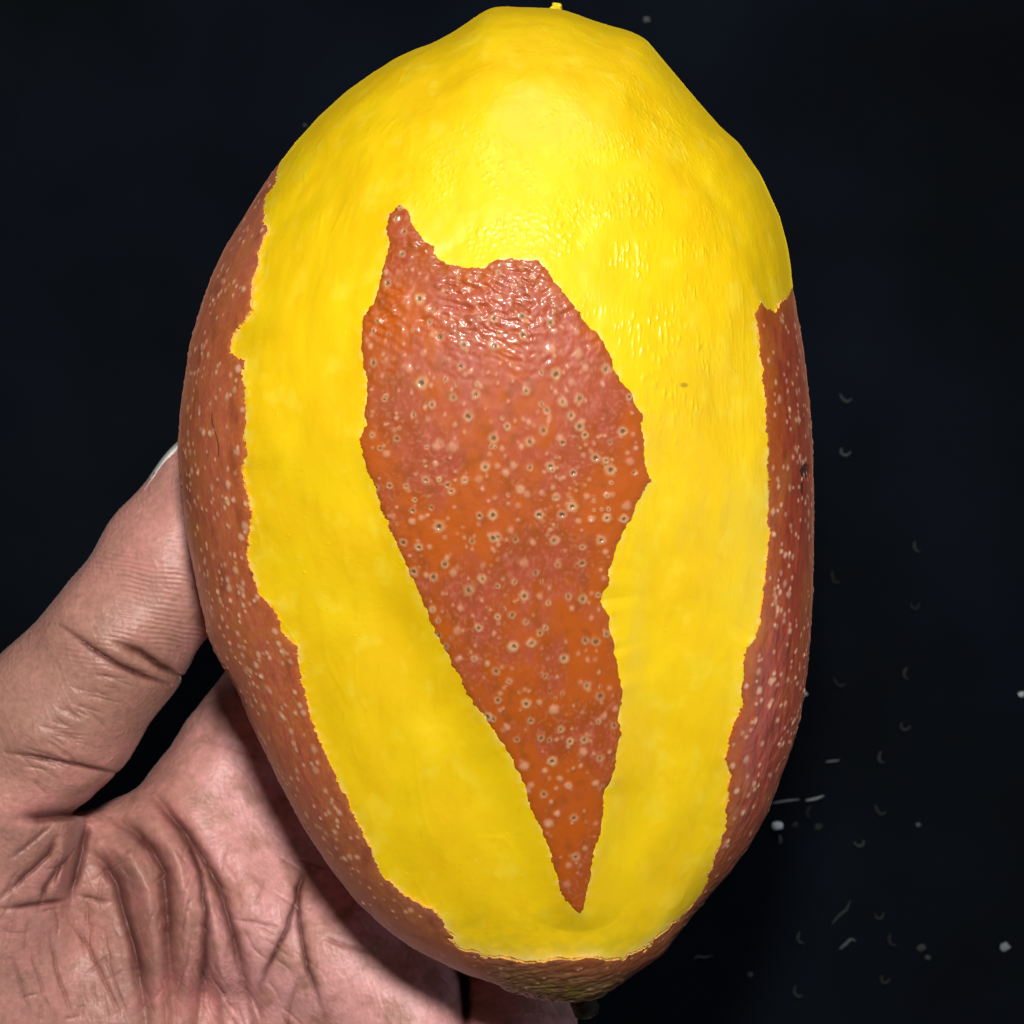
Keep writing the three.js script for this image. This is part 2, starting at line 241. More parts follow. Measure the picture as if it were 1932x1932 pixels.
      c = mix3(c, [0.46, 0.14, 0.09], 0.5 * ss(620, 430, py));  // pinker towards the top: grazing sheen put into the peel colour
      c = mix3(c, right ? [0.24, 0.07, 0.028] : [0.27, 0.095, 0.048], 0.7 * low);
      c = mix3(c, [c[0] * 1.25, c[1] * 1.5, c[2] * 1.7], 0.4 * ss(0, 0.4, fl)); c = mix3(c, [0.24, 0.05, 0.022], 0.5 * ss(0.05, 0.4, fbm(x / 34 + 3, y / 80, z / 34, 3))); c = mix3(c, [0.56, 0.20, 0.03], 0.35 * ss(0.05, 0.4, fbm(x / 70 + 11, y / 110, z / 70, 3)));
      const stem = ss(1770, 1850, py - 0.10 * (px - 900)) * ss(880, 960, px);                       // the stem end, dry and olive
      const ws = fbm((x + 3 * y * 0.3) / 60, (y * 1.0 - x * 0.25) / 7, z / 30, 3);
      c = mix3(c, mix3([0.21, 0.115, 0.055], [0.075, 0.042, 0.014], ss(-0.2, 0.2, ws)), 0.88 * stem);
      c = mix3(c, [0.22, 0.19, 0.02], 0.5 * stem * ss(1840, 1882, py) * ss(-0.2, 0.2, n3(x / 30, y / 30, 1)));
      off += stem * (4 * ws + 4 * fbm(x / 22, y / 9, z / 22, 3)) + 2.2 * streak * (right ? 1.2 : 0.5) * ss(1000, 1350, py);
      const crk = Math.abs(px - (400 + 14 * ss(785, 860, py) + 3 * n3(y / 12, 0, 0))); if (py > 780 && py < 862) c = mix3(c, [0.05, 0.02, 0.012], 0.85 * ss(1.6, 0.4, crk));
      const scar = Math.hypot((px - 1518) / 9, (py - 888) / 16) + 0.8 * n3(x / 6, y / 6, z / 6), tail = Math.hypot((px - 1514) / 3.2, (py - 920) / 24) + 0.5 * n3(x / 6, y / 6, z / 6);
      const sc = Math.max(ss(1.1, 0.6, scar), 0.85 * ss(1.1, 0.5, tail)); c = mix3(c, [0.012, 0.008, 0.006], sc); off -= 2 * sc;
    }
    const key = (Math.floor(x / poreCell) + 500) * 1e6 + (Math.floor(y / poreCell) + 500) * 1e3 + Math.floor(z / poreCell) + 300, list = poreHash.get(key);
    if (list) for (const p of list) {
      const d = Math.hypot(x - p.x, y - p.y, z - p.z) * (1 + 0.3 * n3(x / 7 + p.R, y / 7, z / 7)); if (d > p.R * 1.35) continue;
      const ring = ss(p.R * 1.25, p.R * 0.35, d) * p.tone;
      c = mix3(c, inner ? (p.hole ? [0.66, 0.36, 0.17] : [0.64, 0.30, 0.16]) : [0.76, 0.43, 0.26], 0.9 * ring); off += 1.3 * ring;
      if (p.hole) { const h = ss(p.R * (p.hole + 0.16), p.R * (p.hole - 0.08), d); c = mix3(c, [0.09, 0.065, 0.03], 0.92 * h); off -= 1.8 * h; }
    }
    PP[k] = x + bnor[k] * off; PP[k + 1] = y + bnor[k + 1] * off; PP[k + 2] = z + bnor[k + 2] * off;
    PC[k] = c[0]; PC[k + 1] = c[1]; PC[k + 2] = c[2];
  } else { PP[k] = x; PP[k + 1] = y; PP[k + 2] = z; }
}
gridNormals(FP, FN); gridNormals(PP, PNn);
// the piece of the grid where S > 0, cut exactly along S = 0, with its cut edge
function clipPiece(P, N, C, S, wall, wallColour) {
  const pos = [], nor = [], col = [], idx = [], map = new Int32Array(NV).fill(-1), edgeMap = new Map(), cuts = [];
  const vert = v => { if (map[v] < 0) { map[v] = pos.length / 3; for (let q = 0; q < 3; q++) { pos.push(P[v * 3 + q]); nor.push(N[v * 3 + q]); col.push(C[v * 3 + q]); } } return map[v]; };
  const cross = (u, v) => {
    if (u > v) [u, v] = [v, u]; const key = u * NV + v; let r = edgeMap.get(key);
    if (r === undefined) { const t = S[u] / (S[u] - S[v]); r = pos.length / 3; edgeMap.set(key, r); for (let q = 0; q < 3; q++) { pos.push(mix(P[u * 3 + q], P[v * 3 + q], t)); nor.push(mix(N[u * 3 + q], N[v * 3 + q], t)); col.push(S[u] > 0 ? C[u * 3 + q] : C[v * 3 + q]); } }
    return r;
  };
  const tri = (a, b, c) => {
    const ia = S[a] > 0, ib = S[b] > 0, ic = S[c] > 0, n = ia + ib + ic;
    if (n === 0) return; if (n === 3) { idx.push(vert(a), vert(b), vert(c)); return; }
    if (n === 1) { while (!(S[a] > 0)) [a, b, c] = [b, c, a]; const p = cross(a, b), q = cross(a, c); idx.push(vert(a), p, q); cuts.push([p, q]); }
    else { while (S[a] > 0) [a, b, c] = [b, c, a]; const p = cross(a, b), q = cross(a, c); idx.push(p, vert(b), vert(c), p, vert(c), q); cuts.push([q, p]); }
  };
  for (let j = 0; j < NG - 1; j++) for (let i = 0; i < NG - 1; i++) { const v = j * NG + i; if ((i + j) & 1) { tri(v, v + 1, v + NG + 1); tri(v, v + NG + 1, v + NG); } else { tri(v, v + 1, v + NG); tri(v + 1, v + NG + 1, v + NG); } }
  if (wall) for (const [p, q] of cuts) {
    const b = pos.length / 3, e = [0, 1, 2].map(k => pos[q * 3 + k] - pos[p * 3 + k]), m = [0, 1, 2].map(k => nor[p * 3 + k]);
    let wn = [e[1] * m[2] - e[2] * m[1], e[2] * m[0] - e[0] * m[2], e[0] * m[1] - e[1] * m[0]]; const l = Math.hypot(...wn) || 1; wn = wn.map(x => x / l);
    for (const [w, d] of [[p, 0], [q, 0], [q, wall], [p, wall]]) for (let k = 0; k < 3; k++) { pos.push(pos[w * 3 + k] - nor[w * 3 + k] * d); nor.push(wn[k]); col.push(wallColour[k]); }
    idx.push(b, b + 2, b + 1, b, b + 3, b + 2);
  }
  return geo(pos, nor, col, idx);
}
const mango = root('mango', 'half peeled ripe mango with a long orange patch of peel on its yellow flesh', 'mango');
const fleshMat = new THREE.MeshPhysicalMaterial({ vertexColors: true, roughness: 0.43, clearcoat: 0.2, clearcoatRoughness: 0.25, sheen: 0.7, sheenRoughness: 0.7, sheenColor: new THREE.Color(1, 0.72, 0.02) });
const peelMat = new THREE.MeshPhysicalMaterial({ vertexColors: true, roughness: 0.45, clearcoat: 0.3, clearcoatRoughness: 0.3, sheen: 0.3, sheenRoughness: 0.6, sheenColor: new THREE.Color(0.9, 0.4, 0.25) });
const wetPeelMat = new THREE.MeshPhysicalMaterial({ vertexColors: true, roughness: 0.5, specularIntensity: 0.8, clearcoat: 0.35, clearcoatRoughness: 0.15 });
{
  const sF = new Float32Array(NV); for (let v = 0; v < NV; v++) sF[v] = 40 - Math.max(sA[v], sB[v]);   // flesh hidden well under the peel is left out
  mesh('flesh', clipPiece(FP, FN, FC, sF, 0), fleshMat, mango);
  const shred = new THREE.IcosahedronGeometry(11 * U, 4), q0 = shred.attributes.position, tip = at(1049, 15, 0);
  for (let i = 0; i < q0.count; i++) { const k = 1 + 0.7 * n3(q0.getX(i) / U / 9, q0.getY(i) / U / 9, q0.getZ(i) / U / 9); q0.setXYZ(i, q0.getX(i) * k * 0.95 + tip[0] * U, q0.getY(i) * k * 0.7 + tip[1] * U, q0.getZ(i) * k + tip[2] * U); }
  shred.computeVertexNormals(); shred.setAttribute('color', new THREE.BufferAttribute(new Float32Array(q0.count * 3).map((_, i) => [0.92, 0.62, 0.01][i % 3]), 3));
  mesh('flesh_shred', shred, fleshMat, mango);
  const A0 = at(1092, 1868, -30), path = new THREE.CatmullRomCurve3([[0, 20, 0], [6, -14, -12], [16, -46, -34]].map(([x, y, z]) => new THREE.Vector3((A0[0] + x) * U, (A0[1] + y) * U, (A0[2] + z) * U))), stub = new THREE.TubeGeometry(path, 24, 24 * U, 28), sp = stub.attributes.position, sn = stub.attributes.normal;
  for (let i = 0; i < sp.count; i++) { const k = 5 * U * n3(sp.getX(i) / U / 9, sp.getY(i) / U / 30, sp.getZ(i) / U / 9); sp.setXYZ(i, sp.getX(i) + sn.getX(i) * k, sp.getY(i) + sn.getY(i) * k, sp.getZ(i) + sn.getZ(i) * k); }
  const endCap = new THREE.SphereGeometry(23 * U, 24, 12); endCap.scale(1, 0.5, 1); endCap.translate(path.getPoint(1).x, path.getPoint(1).y, path.getPoint(1).z);
  stub.computeVertexNormals(); mesh('stem', mergeGeometries([stub, endCap]), new THREE.MeshStandardMaterial({ color: new THREE.Color(0.035, 0.026, 0.010), roughness: 0.85 }), mango);  // a guessed dark stub below the stem end
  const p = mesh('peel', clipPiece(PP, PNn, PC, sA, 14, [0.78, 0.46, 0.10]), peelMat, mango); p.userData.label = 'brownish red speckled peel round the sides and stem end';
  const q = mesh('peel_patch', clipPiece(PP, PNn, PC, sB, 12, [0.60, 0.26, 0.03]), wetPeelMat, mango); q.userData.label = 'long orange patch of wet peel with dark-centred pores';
}

// ---------------------------------------------------------------- the hand
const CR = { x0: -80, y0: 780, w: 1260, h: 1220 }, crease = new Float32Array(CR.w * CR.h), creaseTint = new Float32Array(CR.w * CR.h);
function fold(pts, w, d, tint = 1) {
  const reach = Math.ceil(w * 5), tmp = new Map();
  for (let s = 0; s < pts.length - 1; s++) {
    const [ax, ay] = pts[s], [bx, by] = pts[s + 1], ex = bx - ax, ey = by - ay, L2 = ex * ex + ey * ey;
    for (let Y = Math.floor(Math.min(ay, by)) - reach; Y <= Math.max(ay, by) + reach; Y++) for (let X = Math.floor(Math.min(ax, bx)) - reach; X <= Math.max(ax, bx) + reach; X++) {
      const ix = X - CR.x0, iy = Y - CR.y0; if (ix < 0 || iy < 0 || ix >= CR.w || iy >= CR.h) continue;
      const wob = 2.2 * n3(X / 22, Y / 22, d); let t = ((X + wob - ax) * ex + (Y - ay) * ey) / L2; t = Math.min(1, Math.max(0, t));
      const dd = Math.hypot(X + wob - ax - ex * t, Y - ay - ey * t), along = (s + t) / (pts.length - 1), taper = Math.min(1, 0.25 + 3.2 * along, 0.25 + 3.2 * (1 - along));
      const val = taper * (0.62 * Math.exp(-((dd / w) ** 2)) + 0.38 * Math.exp(-((dd / (2.6 * w)) ** 2))), key = iy * CR.w + ix, o = tmp.get(key);
      if (o === undefined || val > o) tmp.set(key, val);
    }
  }
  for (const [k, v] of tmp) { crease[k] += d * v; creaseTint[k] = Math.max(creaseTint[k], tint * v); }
}
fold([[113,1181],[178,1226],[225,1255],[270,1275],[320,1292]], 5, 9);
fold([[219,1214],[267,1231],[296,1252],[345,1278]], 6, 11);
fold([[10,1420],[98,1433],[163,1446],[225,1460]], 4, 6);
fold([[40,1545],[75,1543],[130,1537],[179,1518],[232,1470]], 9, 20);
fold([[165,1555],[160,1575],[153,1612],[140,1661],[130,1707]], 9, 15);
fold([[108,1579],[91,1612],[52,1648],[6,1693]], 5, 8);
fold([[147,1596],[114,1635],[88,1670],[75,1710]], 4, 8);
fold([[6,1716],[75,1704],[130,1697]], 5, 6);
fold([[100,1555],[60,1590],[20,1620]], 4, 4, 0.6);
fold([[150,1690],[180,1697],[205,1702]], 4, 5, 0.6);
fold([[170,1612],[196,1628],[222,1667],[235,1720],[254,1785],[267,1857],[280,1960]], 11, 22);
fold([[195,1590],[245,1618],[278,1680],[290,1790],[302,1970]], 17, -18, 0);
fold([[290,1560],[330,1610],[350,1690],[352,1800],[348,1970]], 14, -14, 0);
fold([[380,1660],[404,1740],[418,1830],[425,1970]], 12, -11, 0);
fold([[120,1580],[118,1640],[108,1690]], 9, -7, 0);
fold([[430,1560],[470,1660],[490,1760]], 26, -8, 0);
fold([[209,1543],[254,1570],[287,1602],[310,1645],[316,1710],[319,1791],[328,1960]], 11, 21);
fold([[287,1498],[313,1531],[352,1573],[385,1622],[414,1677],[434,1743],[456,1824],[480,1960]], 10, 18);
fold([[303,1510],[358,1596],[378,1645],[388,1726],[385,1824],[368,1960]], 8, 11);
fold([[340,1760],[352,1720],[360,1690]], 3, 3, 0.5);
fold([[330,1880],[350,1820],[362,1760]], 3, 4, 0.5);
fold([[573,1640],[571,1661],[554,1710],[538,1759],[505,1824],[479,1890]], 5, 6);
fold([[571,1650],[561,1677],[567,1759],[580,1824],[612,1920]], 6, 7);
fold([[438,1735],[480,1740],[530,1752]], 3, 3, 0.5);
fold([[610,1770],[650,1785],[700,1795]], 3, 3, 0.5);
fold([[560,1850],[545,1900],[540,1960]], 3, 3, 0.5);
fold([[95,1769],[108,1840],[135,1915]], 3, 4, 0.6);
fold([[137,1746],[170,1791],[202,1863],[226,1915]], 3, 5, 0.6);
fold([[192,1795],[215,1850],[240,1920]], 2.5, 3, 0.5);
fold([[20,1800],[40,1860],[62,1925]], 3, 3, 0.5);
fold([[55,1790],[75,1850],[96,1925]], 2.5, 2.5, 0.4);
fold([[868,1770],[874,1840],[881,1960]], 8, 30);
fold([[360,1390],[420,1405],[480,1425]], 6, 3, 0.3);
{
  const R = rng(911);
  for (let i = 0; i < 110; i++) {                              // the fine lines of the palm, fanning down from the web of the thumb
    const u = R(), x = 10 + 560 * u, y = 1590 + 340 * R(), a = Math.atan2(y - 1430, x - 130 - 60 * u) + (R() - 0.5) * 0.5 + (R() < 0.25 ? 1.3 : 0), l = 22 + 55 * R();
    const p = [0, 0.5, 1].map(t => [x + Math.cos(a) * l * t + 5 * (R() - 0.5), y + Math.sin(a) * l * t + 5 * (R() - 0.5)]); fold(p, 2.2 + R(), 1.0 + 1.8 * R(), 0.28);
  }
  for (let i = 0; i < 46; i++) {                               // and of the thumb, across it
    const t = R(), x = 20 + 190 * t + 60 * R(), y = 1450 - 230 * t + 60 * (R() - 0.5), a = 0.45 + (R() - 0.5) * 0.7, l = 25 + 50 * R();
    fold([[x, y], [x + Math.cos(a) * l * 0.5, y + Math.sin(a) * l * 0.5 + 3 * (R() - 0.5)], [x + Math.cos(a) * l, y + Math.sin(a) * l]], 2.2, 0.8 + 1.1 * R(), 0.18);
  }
}
const sample = (arr, px, py) => { const fx = px - CR.x0, fy = py - CR.y0; if (fx < 0 || fy < 0 || fx >= CR.w - 1 || fy >= CR.h - 1) return 0; const i = fx | 0, j = fy | 0, u = fx - i, v = fy - j, o = j * CR.w + i; return mix(mix(arr[o], arr[o + 1], u), mix(arr[o + CR.w], arr[o + CR.w + 1], u), v); };

const bones = [];
function chain(k, ...pts) { for (let i = 0; i < pts.length - 1; i++) { const [ax, ay, az, ar] = pts[i], [bx, by, bz, br] = pts[i + 1], A = at(ax, ay, az), B = at(bx, by, bz), e = [B[0] - A[0], B[1] - A[1], B[2] - A[2]]; bones.push({ A, e, L2: e[0] ** 2 + e[1] ** 2 + e[2] ** 2, ra: ar, rb: br, k: i ? 30 : k }); } }
// thumb, thenar, web, then four metacarpals with their fingers bent up behind the fruit
chain(20, [402, 944, -285, 128], [325, 1065, -275, 141], [222, 1208, -268, 146], [112, 1350, -290, 160], [8, 1478, -330, 165]);
chain(40, [8, 1478, -330, 165], [-60, 1800, -520, 255], [-40, 2300, -620, 300]);
chain(45, [30, 1590, -450, 120], [196, 1634, -510, 134], [350, 1700, -560, 150]);
chain(60, [60, 1830, -540, 215], [250, 1960, -590, 220]);
chain(60, [60, 2500, -680, 230], [328, 1618, -500, 150]);
chain(70, [390, 1690, -480, 155], [640, 1800, -470, 165], [790, 1935, -410, 150]);
chain(60, [470, 1560, -540, 140], [720, 1720, -560, 140], [890, 1830, -560, 130]);
chain(24, [328, 1618, -500, 150], [572, 1272, -650, 138], [770, 980, -665, 122], [900, 800, -600, 105]);
chain(60, [160, 2550, -680, 230], [640, 1790, -530, 165]);
chain(24, [640, 1790, -530, 160], [810, 1390, -665, 142], [960, 1020, -675, 125], [1040, 800, -610, 108]);
chain(60, [260, 2600, -680, 230], [960, 1995, -420, 134]);
chain(24, [960, 1995, -420, 132], [1000, 1680, -640, 132], [1080, 1220, -660, 116], [1130, 1000, -600, 100]);
chain(60, [360, 2650, -680, 220], [1020, 2230, -740, 130]);
chain(24, [1020, 2230, -740, 118], [990, 1880, -760, 108], [1090, 1560, -690, 104], [1150, 1380, -600, 92]);
chain(80, [160, 2550, -690, 330], [60, 3500, -720, 380]);
const smin = (a, b, k) => { const h = Math.max(k - Math.abs(a - b), 0) / k; return Math.min(a, b) - h * h * k * 0.25; };
function fruitField(x, y, z) { const dx = x - CX, dy = y - CY, a = Math.atan2(dy, dx), r = ringAt(radD, a), q = Math.hypot(dx, dy) / r, zz = q < 1 ? z - lean(dy, q) : z; return (Math.pow(Math.pow(q, PW) + Math.pow(Math.abs(zz) / DZ, PW), 1 / PW) - 1) * 470; }
function handField(x, y, z, detail) {
  let d = 1e9;
  for (const b of bones) {
    const wx = x - b.A[0], wy = y - b.A[1], wz = z - b.A[2]; let t = (wx * b.e[0] + wy * b.e[1] + wz * b.e[2]) / b.L2; t = t < 0 ? 0 : t > 1 ? 1 : t;
    const v = Math.hypot(wx - b.e[0] * t, wy - b.e[1] * t, wz - b.e[2] * t) - (b.ra + (b.rb - b.ra) * t); d = d > 1e8 ? v : smin(d, v, b.k);
  }
  if (Math.abs(d) < 60) {
    const kk = D / (D - z), px = MID + x * kk, py = MID - y * kk;
    d += 1.5 * sample(crease, px, py);
    d += 11 * fbm(x / 150, y / 150, z / 150, 2);
    if (detail) {
      d += 0.6 * fbm(x / 24, y / 22, z / 22, 3) + 0.5 * n3(x / 6, y / 6, z / 6) - 0.5 * ss(0.12, 0, Math.abs(n3(x / 26 + y / 60, y / 80, z / 40))) - 0.3 * ss(0.1, 0, Math.abs(n3(x / 60, y / 17 + x / 50, z / 30 + 4)));
      const th = ss(1330, 1180, py) * ss(980, 1080, py) * ss(90, 150, px); if (th > 0) d += 0.5 * th * (0.4 + ss(-0.2, 0.3, n3(x / 60, y / 60, 3))) * Math.sin((py * 0.98 - px * 0.16 + 5 * n3(px / 50, py / 50, 1)) * 0.66);
      const pl = ss(1450, 1600, py); if (pl > 0) d += 0.45 * pl * n3((x * 0.9 + y * 0.3) / 5, (y * 0.9 - x * 0.3) / 22, z / 8);
    }
    const m = -fruitField(x, y, z) + 3; d = -smin(-d, -m, 8);
  }
  return d;
}
const gradient = (p, e, det) => { const [x, y, z] = p, a = handField(x + e, y - e, z - e, det), b = handField(x - e, y - e, z + e, det), c = handField(x - e, y + e, z - e, det), f = handField(x + e, y + e, z + e, det); return [(a - b - c + f) / (4 * e), (-a - b + c + f) / (4 * e), (-a + b - c + f) / (4 * e)]; };
{
  const h = 9, lo = [-1700, -2500, -1250], nx = 8 * 32, ny = 8 * 47, nz = 8 * 18, B = 8;
  const vals = new Float32Array((nx + 1) * (ny + 1) * (nz + 1)).fill(NaN), id = (i, j, k) => (k * (ny + 1) + j) * (nx + 1) + i, live = [];
  for (let bk = 0; bk < nz / B; bk++) for (let bj = 0; bj < ny / B; bj++) for (let bi = 0; bi < nx / B; bi++) {
    const d = handField(lo[0] + (bi + 0.5) * B * h, lo[1] + (bj + 0.5) * B * h, lo[2] + (bk + 0.5) * B * h);
    if (Math.abs(d) > B * h * 0.87 + 34) continue; live.push([bi, bj, bk]);
    for (let k = 0; k <= B; k++) for (let j = 0; j <= B; j++) for (let i = 0; i <= B; i++) { const o = id(bi * B + i, bj * B + j, bk * B + k); if (vals[o] !== vals[o]) vals[o] = handField(lo[0] + (bi * B + i) * h, lo[1] + (bj * B + j) * h, lo[2] + (bk * B + k) * h); }
  }
  const cell = new Map(), V = []; let F = [];
  const corner = [[0,0,0],[1,0,0],[0,1,0],[1,1,0],[0,0,1],[1,0,1],[0,1,1],[1,1,1]], edges = [[0,1],[2,3],[4,5],[6,7],[0,2],[1,3],[4,6],[5,7],[0,4],[1,5],[2,6],[3,7]];
  for (const [bi, bj, bk] of live) for (let k = bk * B; k < bk * B + B; k++) for (let j = bj * B; j < bj * B + B; j++) for (let i = bi * B; i < bi * B + B; i++) {
    const c = corner.map(q => vals[id(i + q[0], j + q[1], k + q[2])]); let s = 0; for (const q of c) s += q < 0; if (s === 0 || s === 8) continue;
    let x = 0, y = 0, z = 0, n = 0;
    for (const [p, q] of edges) if ((c[p] < 0) !== (c[q] < 0)) { const t = c[p] / (c[p] - c[q]), a = corner[p], b = corner[q]; x += mix(a[0], b[0], t); y += mix(a[1], b[1], t); z += mix(a[2], b[2], t); n++; }
    cell.set(id(i, j, k), V.length); V.push([lo[0] + (i + x / n) * h, lo[1] + (j + y / n) * h, lo[2] + (k + z / n) * h]);
  }
  const quad = (a, b, c, d, flip) => { if ([a, b, c, d].some(q => q === undefined)) return; if (flip) F.push([a, c, b], [a, d, c]); else F.push([a, b, c], [a, c, d]); };
  for (const [bi, bj, bk] of live) for (let k = bk * B; k < bk * B + B; k++) for (let j = bj * B; j < bj * B + B; j++) for (let i = bi * B; i < bi * B + B; i++) {
    const v = vals[id(i, j, k)] < 0, g = (a, b, c) => cell.get(id(a, b, c));
    if (j && k && v !== (vals[id(i + 1, j, k)] < 0)) quad(g(i, j - 1, k - 1), g(i, j, k - 1), g(i, j, k), g(i, j - 1, k), !v);
    if (i && k && v !== (vals[id(i, j + 1, k)] < 0)) quad(g(i - 1, j, k - 1), g(i - 1, j, k), g(i, j, k), g(i, j, k - 1), !v);
    if (i && j && v !== (vals[id(i, j, k + 1)] < 0)) quad(g(i - 1, j - 1, k), g(i, j - 1, k), g(i, j, k), g(i - 1, j, k), !v);
  }
  const fit = (p, it) => { for (let q = 0; q < it; q++) { const f = handField(...p, true), g = gradient(p, 2, true), l = g[0] ** 2 + g[1] ** 2 + g[2] ** 2 || 1, st = Math.max(-8, Math.min(8, f)) / l; p = [p[0] - g[0] * st, p[1] - g[1] * st, p[2] - g[2] * st]; } return p; };
  for (let i = 0; i < V.length; i++) V[i] = fit(V[i], 1);
  for (let level = 0; level < 2; level++) {                    // finer where the picture looks
    const fine = V.map(p => { const kk = D / (D - p[2]), px = MID + p[0] * kk, py = MID - p[1] * kk; return px > -40 && px < 1180 && py > 800 && py < 1975 && fruitField(...p) > -2; });
    const facing = level ? null : V.map((p, i) => fine[i] && gradient(p, 3)[2] > -0.4);
    const use = facing || fine.map((f, i) => f && (keep?.has(i) ?? true)); var keep = keep || null;
    const mid = new Map(), NF = [], half = (a, b) => { const key = a < b ? a * 4e6 + b : b * 4e6 + a; let m = mid.get(key); if (m === undefined) { m = V.length; mid.set(key, m); V.push(fit([0, 1, 2].map(q => (V[a][q] + V[b][q]) / 2), 1)); nk.add(m); } return m; }, nk = new Set();
    for (const [a, b, c] of F) {
      if (!(use[a] && use[b] && use[c])) { NF.push([a, b, c]); continue; }
      const x = half(a, b), y = half(b, c), z = half(c, a); NF.push([a, x, z], [x, b, y], [z, y, c], [x, y, z]); nk.add(a); nk.add(b); nk.add(c);
    }
    F = NF; keep = nk;
  }
  const pos = [], nor = [], col = [];
  for (const p of V) {
    const g = gradient(p, 1.4, true), l = Math.hypot(...g) || 1, n = g.map(q => q / l), [x, y, z] = p, kk = D / (D - z), px = MID + x * kk, py = MID - y * kk;
    pos.push(x, y, z); nor.push(...n);
    const m = fbm(x / 60, y / 60, z / 60, 3), m2 = fbm(x / 14, y / 14, z / 14, 2);
    let c = mix3([0.64, 0.298, 0.238], [0.73, 0.30, 0.262], ss(-0.25, 0.3, m));
    c = mix3(c, [0.44, 0.225, 0.165], 0.7 * ss(0.0, 0.35, fbm(x / 95 + 4, y / 95, z / 95, 3)));
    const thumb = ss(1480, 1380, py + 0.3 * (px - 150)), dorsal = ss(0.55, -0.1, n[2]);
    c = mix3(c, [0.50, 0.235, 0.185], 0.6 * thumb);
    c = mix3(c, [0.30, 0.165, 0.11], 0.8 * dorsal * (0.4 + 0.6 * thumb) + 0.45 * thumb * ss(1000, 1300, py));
    c = mix3(c, [0.86, 0.42, 0.39], 0.85 * ss(300, 440, px) * ss(-0.2, 0.2, m + 0.1));
    c = mix3(c, [0.48, 0.235, 0.185], 0.5 * ss(330, 250, px) * ss(1520, 1600, py));
    c = [0, 1, 2].map(q => c[q] * (1 + 0.34 * m2));
    c = mix3(c, [0.13, 0.036, 0.028], 0.95 * Math.pow(Math.min(1, sample(creaseTint, px, py)), 1.25));  // natural dark of skin lines, deepened with painted shade in the folds
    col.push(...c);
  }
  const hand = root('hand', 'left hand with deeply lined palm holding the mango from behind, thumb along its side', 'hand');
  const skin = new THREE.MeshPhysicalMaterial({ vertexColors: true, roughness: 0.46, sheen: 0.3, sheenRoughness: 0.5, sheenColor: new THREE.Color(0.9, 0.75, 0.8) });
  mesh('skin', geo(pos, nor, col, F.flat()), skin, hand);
  // thumbnail: a curved plate on the far side of the thumb's end, its free edge showing past the fingertip
  const A = at(225, 1205, -268), T = at(402, 944, -285), ax = new THREE.Vector3(T[0] - A[0], T[1] - A[1], T[2] - A[2]).normalize(), nn = new THREE.Vector3(-0.80, 0.46, -0.38); nn.addScaledVector(ax, -nn.dot(ax)).normalize();
  const bb = new THREE.Vector3().crossVectors(ax, nn), C = new THREE.Vector3(...T), np = [], nc = [], ni = [], NS = 24, NP = 20;
  for (let side = 0; side < 2; side++) for (let i = 0; i <= NS; i++) for (let j = 0; j <= NP; j++) {
    const s = mix(-120, 96 - 26 * ((j / NP - 0.5) * 2) ** 2, i / NS), ph = (j / NP - 0.5) * 1.75, R = 127 - 0.0022 * Math.max(0, s) ** 2 + (side ? 5 : -1);
    const p = C.clone().addScaledVector(ax, s).addScaledVector(nn, R * Math.cos(ph)).addScaledVector(bb, R * Math.sin(ph)); np.push(p.x, p.y, p.z);
    nc.push(...mix3([0.62, 0.36, 0.33], [0.80, 0.79, 0.72], ss(-45, -20, s)));
  }
  const id2 = (s, i, j) => s * (NS + 1) * (NP + 1) + i * (NP + 1) + j;
  for (let i = 0; i < NS; i++) for (let j = 0; j < NP; j++) for (let s = 0; s < 2; s++) { const a = id2(s, i, j), b = id2(s, i + 1, j), c = id2(s, i + 1, j + 1), d = id2(s, i, j + 1); ni.push(...(s ? [a, b, c, a, c, d] : [a, c, b, a, d, c])); }
  for (let j = 0; j < NP; j++) for (const i of [0, NS]) ni.push(id2(0, i, j), id2(1, i, j), id2(1, i, j + 1), id2(0, i, j), id2(1, i, j + 1), id2(0, i, j + 1));
  for (let i = 0; i < NS; i++) for (const j of [0, NP]) ni.push(id2(0, i, j), id2(1, i, j), id2(1, i + 1, j), id2(0, i, j), id2(1, i + 1, j), id2(0, i + 1, j));
  mesh('thumbnail', geo(np, null, nc, ni), new THREE.MeshPhysicalMaterial({ vertexColors: true, roughness: 0.35, clearcoat: 0.3 }), hand);
}

// ---------------------------------------------------------------- specks on the tabletop
const K = (D - TZ) / D;
const crumbMats = new Map(), crumbMat = v => { const k = v.toFixed(3); if (!crumbMats.has(k)) crumbMats.set(k, new THREE.MeshStandardMaterial({ color: new THREE.Color(v * 0.92, v, v * 1.02), roughness: 0.8 })); return crumbMats.get(k); };
function onTable(o, px, py) { const [x, y] = at(px, py, TZ); o.rotation.x = -Math.PI / 2; o.position.copy(W(x, y, TZ)); o.castShadow = o.receiveShadow = true; scene.add(o); }
function flake(R, seed, flat) {                                // an irregular flattened crumb
  const g = new THREE.IcosahedronGeometry(R * U * K, 3), p = g.attributes.position;
  for (let i = 0; i < p.count; i++) { const x = p.getX(i), y = p.getY(i), z = p.getZ(i), q = 1 + 0.55 * n3(x / U / R * 0.9 + seed, y / U / R * 0.9, z / U / R * 0.9); p.setXYZ(i, x * q, y * q, (z * q * flat) + R * U * K * flat * 0.8); }
  g.computeVertexNormals(); return g;
}
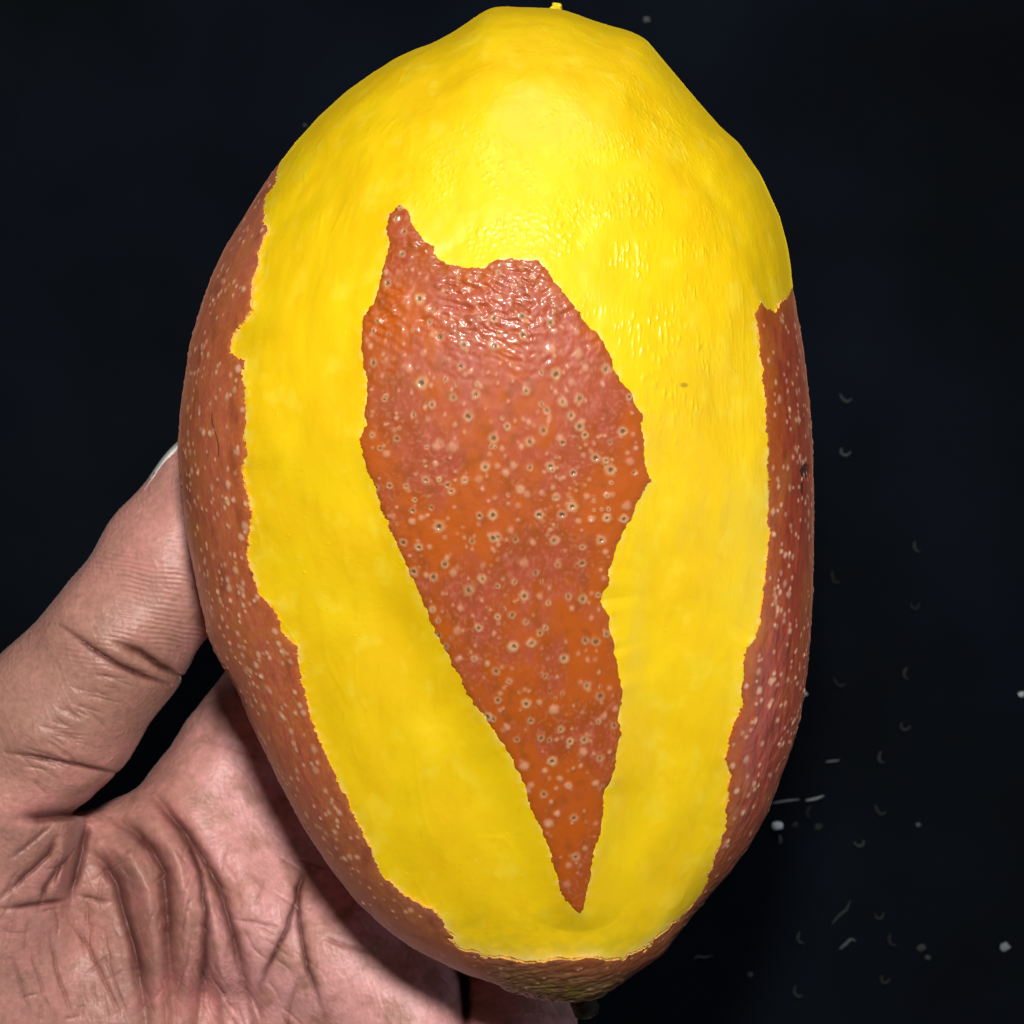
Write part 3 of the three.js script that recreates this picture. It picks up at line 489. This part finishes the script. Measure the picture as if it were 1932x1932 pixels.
function curl(pts, r) { const c = new THREE.CatmullRomCurve3(pts.map(([x, y]) => new THREE.Vector3(x * U * K, -y * U * K, r * U * K))), g = new THREE.TubeGeometry(c, 18, r * U * K, 6), p = g.attributes.position, n = 7;
  for (let i = 0; i < p.count; i++) { const t = Math.floor(i / n) / 18, ct = c.getPoint(t), k = 0.25 + 0.75 * Math.sin(Math.PI * Math.min(1, t * 0.85 + 0.12)); p.setXYZ(i, mix(ct.x, p.getX(i), k), mix(ct.y, p.getY(i), k), mix(ct.z, p.getZ(i), k)); } g.computeVertexNormals(); return g; }
function single(name, g, v, px, py, label, category, group) { const o = new THREE.Mesh(g, crumbMat(v)); o.name = numbered(name); o.userData = { label, category }; if (group) o.userData.group = group; onTable(o, px, py); return o; }
{
  const G = 'pale specks on the dark tabletop';
  const chip = single('chip', flake(9, 3, 0.5), 0.85, 1466, 1557, 'bright white chip on the dark tabletop near the mango\'s lower right edge', 'chip'); chip.scale.set(1.15, 0.8, 1);
  single('lint', curl([[0, -8], [2, 0], [0, 9]], 3.2), 0.10, 1470, 1583, 'grey smear just below the bright white chip', 'lint');
  single('lint', curl([[-24, 4], [0, 0], [26, -3]], 1.9), 0.32, 1482, 1511, 'thin pale fibre touching the mango\'s lower right edge, above the white chip', 'lint');
  single('lint', curl([[-17, 4], [0, 1], [17, -5]], 2.6), 0.36, 1537, 1506, 'thicker pale fibre just right of the one touching the mango', 'lint');
  single('lint', curl([[-13, 1], [0, 0], [13, -2]], 1.8), 0.17, 1571, 1436, 'short thin pale fibre, topmost of the three right of the mango', 'lint');
  single('lint', curl([[-18, 20], [-4, 4], [8, -6], [16, -24]], 2.6), 0.035, 1588, 1722, 'dim grey smear slanting across the lower right tabletop', 'lint');
  single('lint', curl([[-16, 3], [-8, -2], [2, 0], [20, -4]], 2.2), 0.07, 1325, 1806, 'faint grey fibre close below the mango\'s lower right curve', 'lint');
  single('lint', curl([[-16, 10], [-4, 0], [4, -8], [14, -6]], 3.2), 0.09, 1600, 1780, 'curly grey fibre low on the tabletop right of the mango', 'lint');
  const L0 = [[-8, -12], [-6, 1], [0, 7], [10, 5]];
  const crumbs = [[1595, 751, 0.2, 'upper of the two pale hooked crumbs level with the upper right peel'], [1593, 852, 0.28, 'lower, brighter of the two pale hooked crumbs right of the black scar'],
    [1730, 1033, 0.11, 'faint hooked crumb alone at mid height right of the mango'], [1575, 1090, 0.045, 'very dim hooked crumb nearest the mango at mid height'], [1725, 1142, 0.035, 'very dim hooked crumb below the lone one at mid height'], [1710, 1272, 0.09, 'faint hooked crumb above the column of crumbs at lower right'], [1583, 1288, 0.03, 'barely visible crumb just right of the lower right peel'],
    [1706, 1370, 0.08, 'faint hooked crumb second in the column at lower right'], [1663, 1431, 0.12, 'hooked crumb level with the topmost fibre'], [1660, 1529, 0.08, 'faint hooked crumb right of the thicker fibre'], [1620, 1590, 0.14, 'hooked crumb lower right of the white chip'], [1527, 1533, 0.05, 'dim hooked crumb under the thicker fibre'],
    [1510, 1771, 0.14, 'hooked crumb below the mango\'s lower right curve'], [1658, 1726, 0.06, 'dim crumb right of the slanting grey smear'], [1684, 1776, 0.06, 'dim crumb right of the curly grey fibre'], [1505, 1872, 0.09, 'hooked crumb near the bottom edge of the picture'], [1668, 1846, 0.06, 'dim round crumb low on the right']];
  crumbs.forEach(([x, y, v, label], i) => { const R = rng(200 + i), L = i % 3 === 1 ? [[-7, -6], [-6, 3], [1, 7], [8, 2], [9, -3]] : i % 3 === 2 ? [[-4, -13], [-6, -3], [-3, 6], [5, 8]] : L0, o = single('crumb', curl(L.map(([a, b]) => [a * (0.85 + 0.3 * R()) + R(), b * (0.85 + 0.3 * R())]), 3), v * 0.25, x, y, label, 'crumb', G); o.rotation.z = (R() - 0.5) * 1.1; });
  const specks = [[1895, 1787, 8, 0.26, 'bright bluish speck at the far lower right'], [1927, 1310, 5, 0.6, 'white speck at the right edge of the picture'], [1732, 1556, 4, 0.16, 'tiny round speck alone at lower right'], [1738, 1788, 7, 0.06, 'dim double speck low on the right'], [1750, 1806, 5, 0.09, 'small speck just under the dim double speck'], [1415, 1838, 5, 0.12, 'tiny speck below the mango near the bottom'], [1220, 37, 6, 0.16, 'small grey speck beside the mango\'s top'], [1519, 1309, 4, 0.7, 'tiny white speck against the mango\'s right edge'], [1497, 1388, 3, 0.6, 'tiniest white speck against the mango\'s lower right edge'], [1500, 1556, 5, 0.04, 'dim speck just right of the white chip'], [1543, 1560, 7, 0.03, 'dim flat speck further right of the white chip'], [575, 236, 3, 0.1, 'tiny speck left of the mango\'s upper shoulder']];
  specks.forEach(([x, y, r, v, label], i) => { const o = single('speck', flake(r * 0.85, 10 + i * 3, 0.4), v < 0.2 ? v * 0.45 : v * 0.8, x, y, label, 'speck', G); o.scale.x = 1.3; });
}
renderer.render(scene, camera);
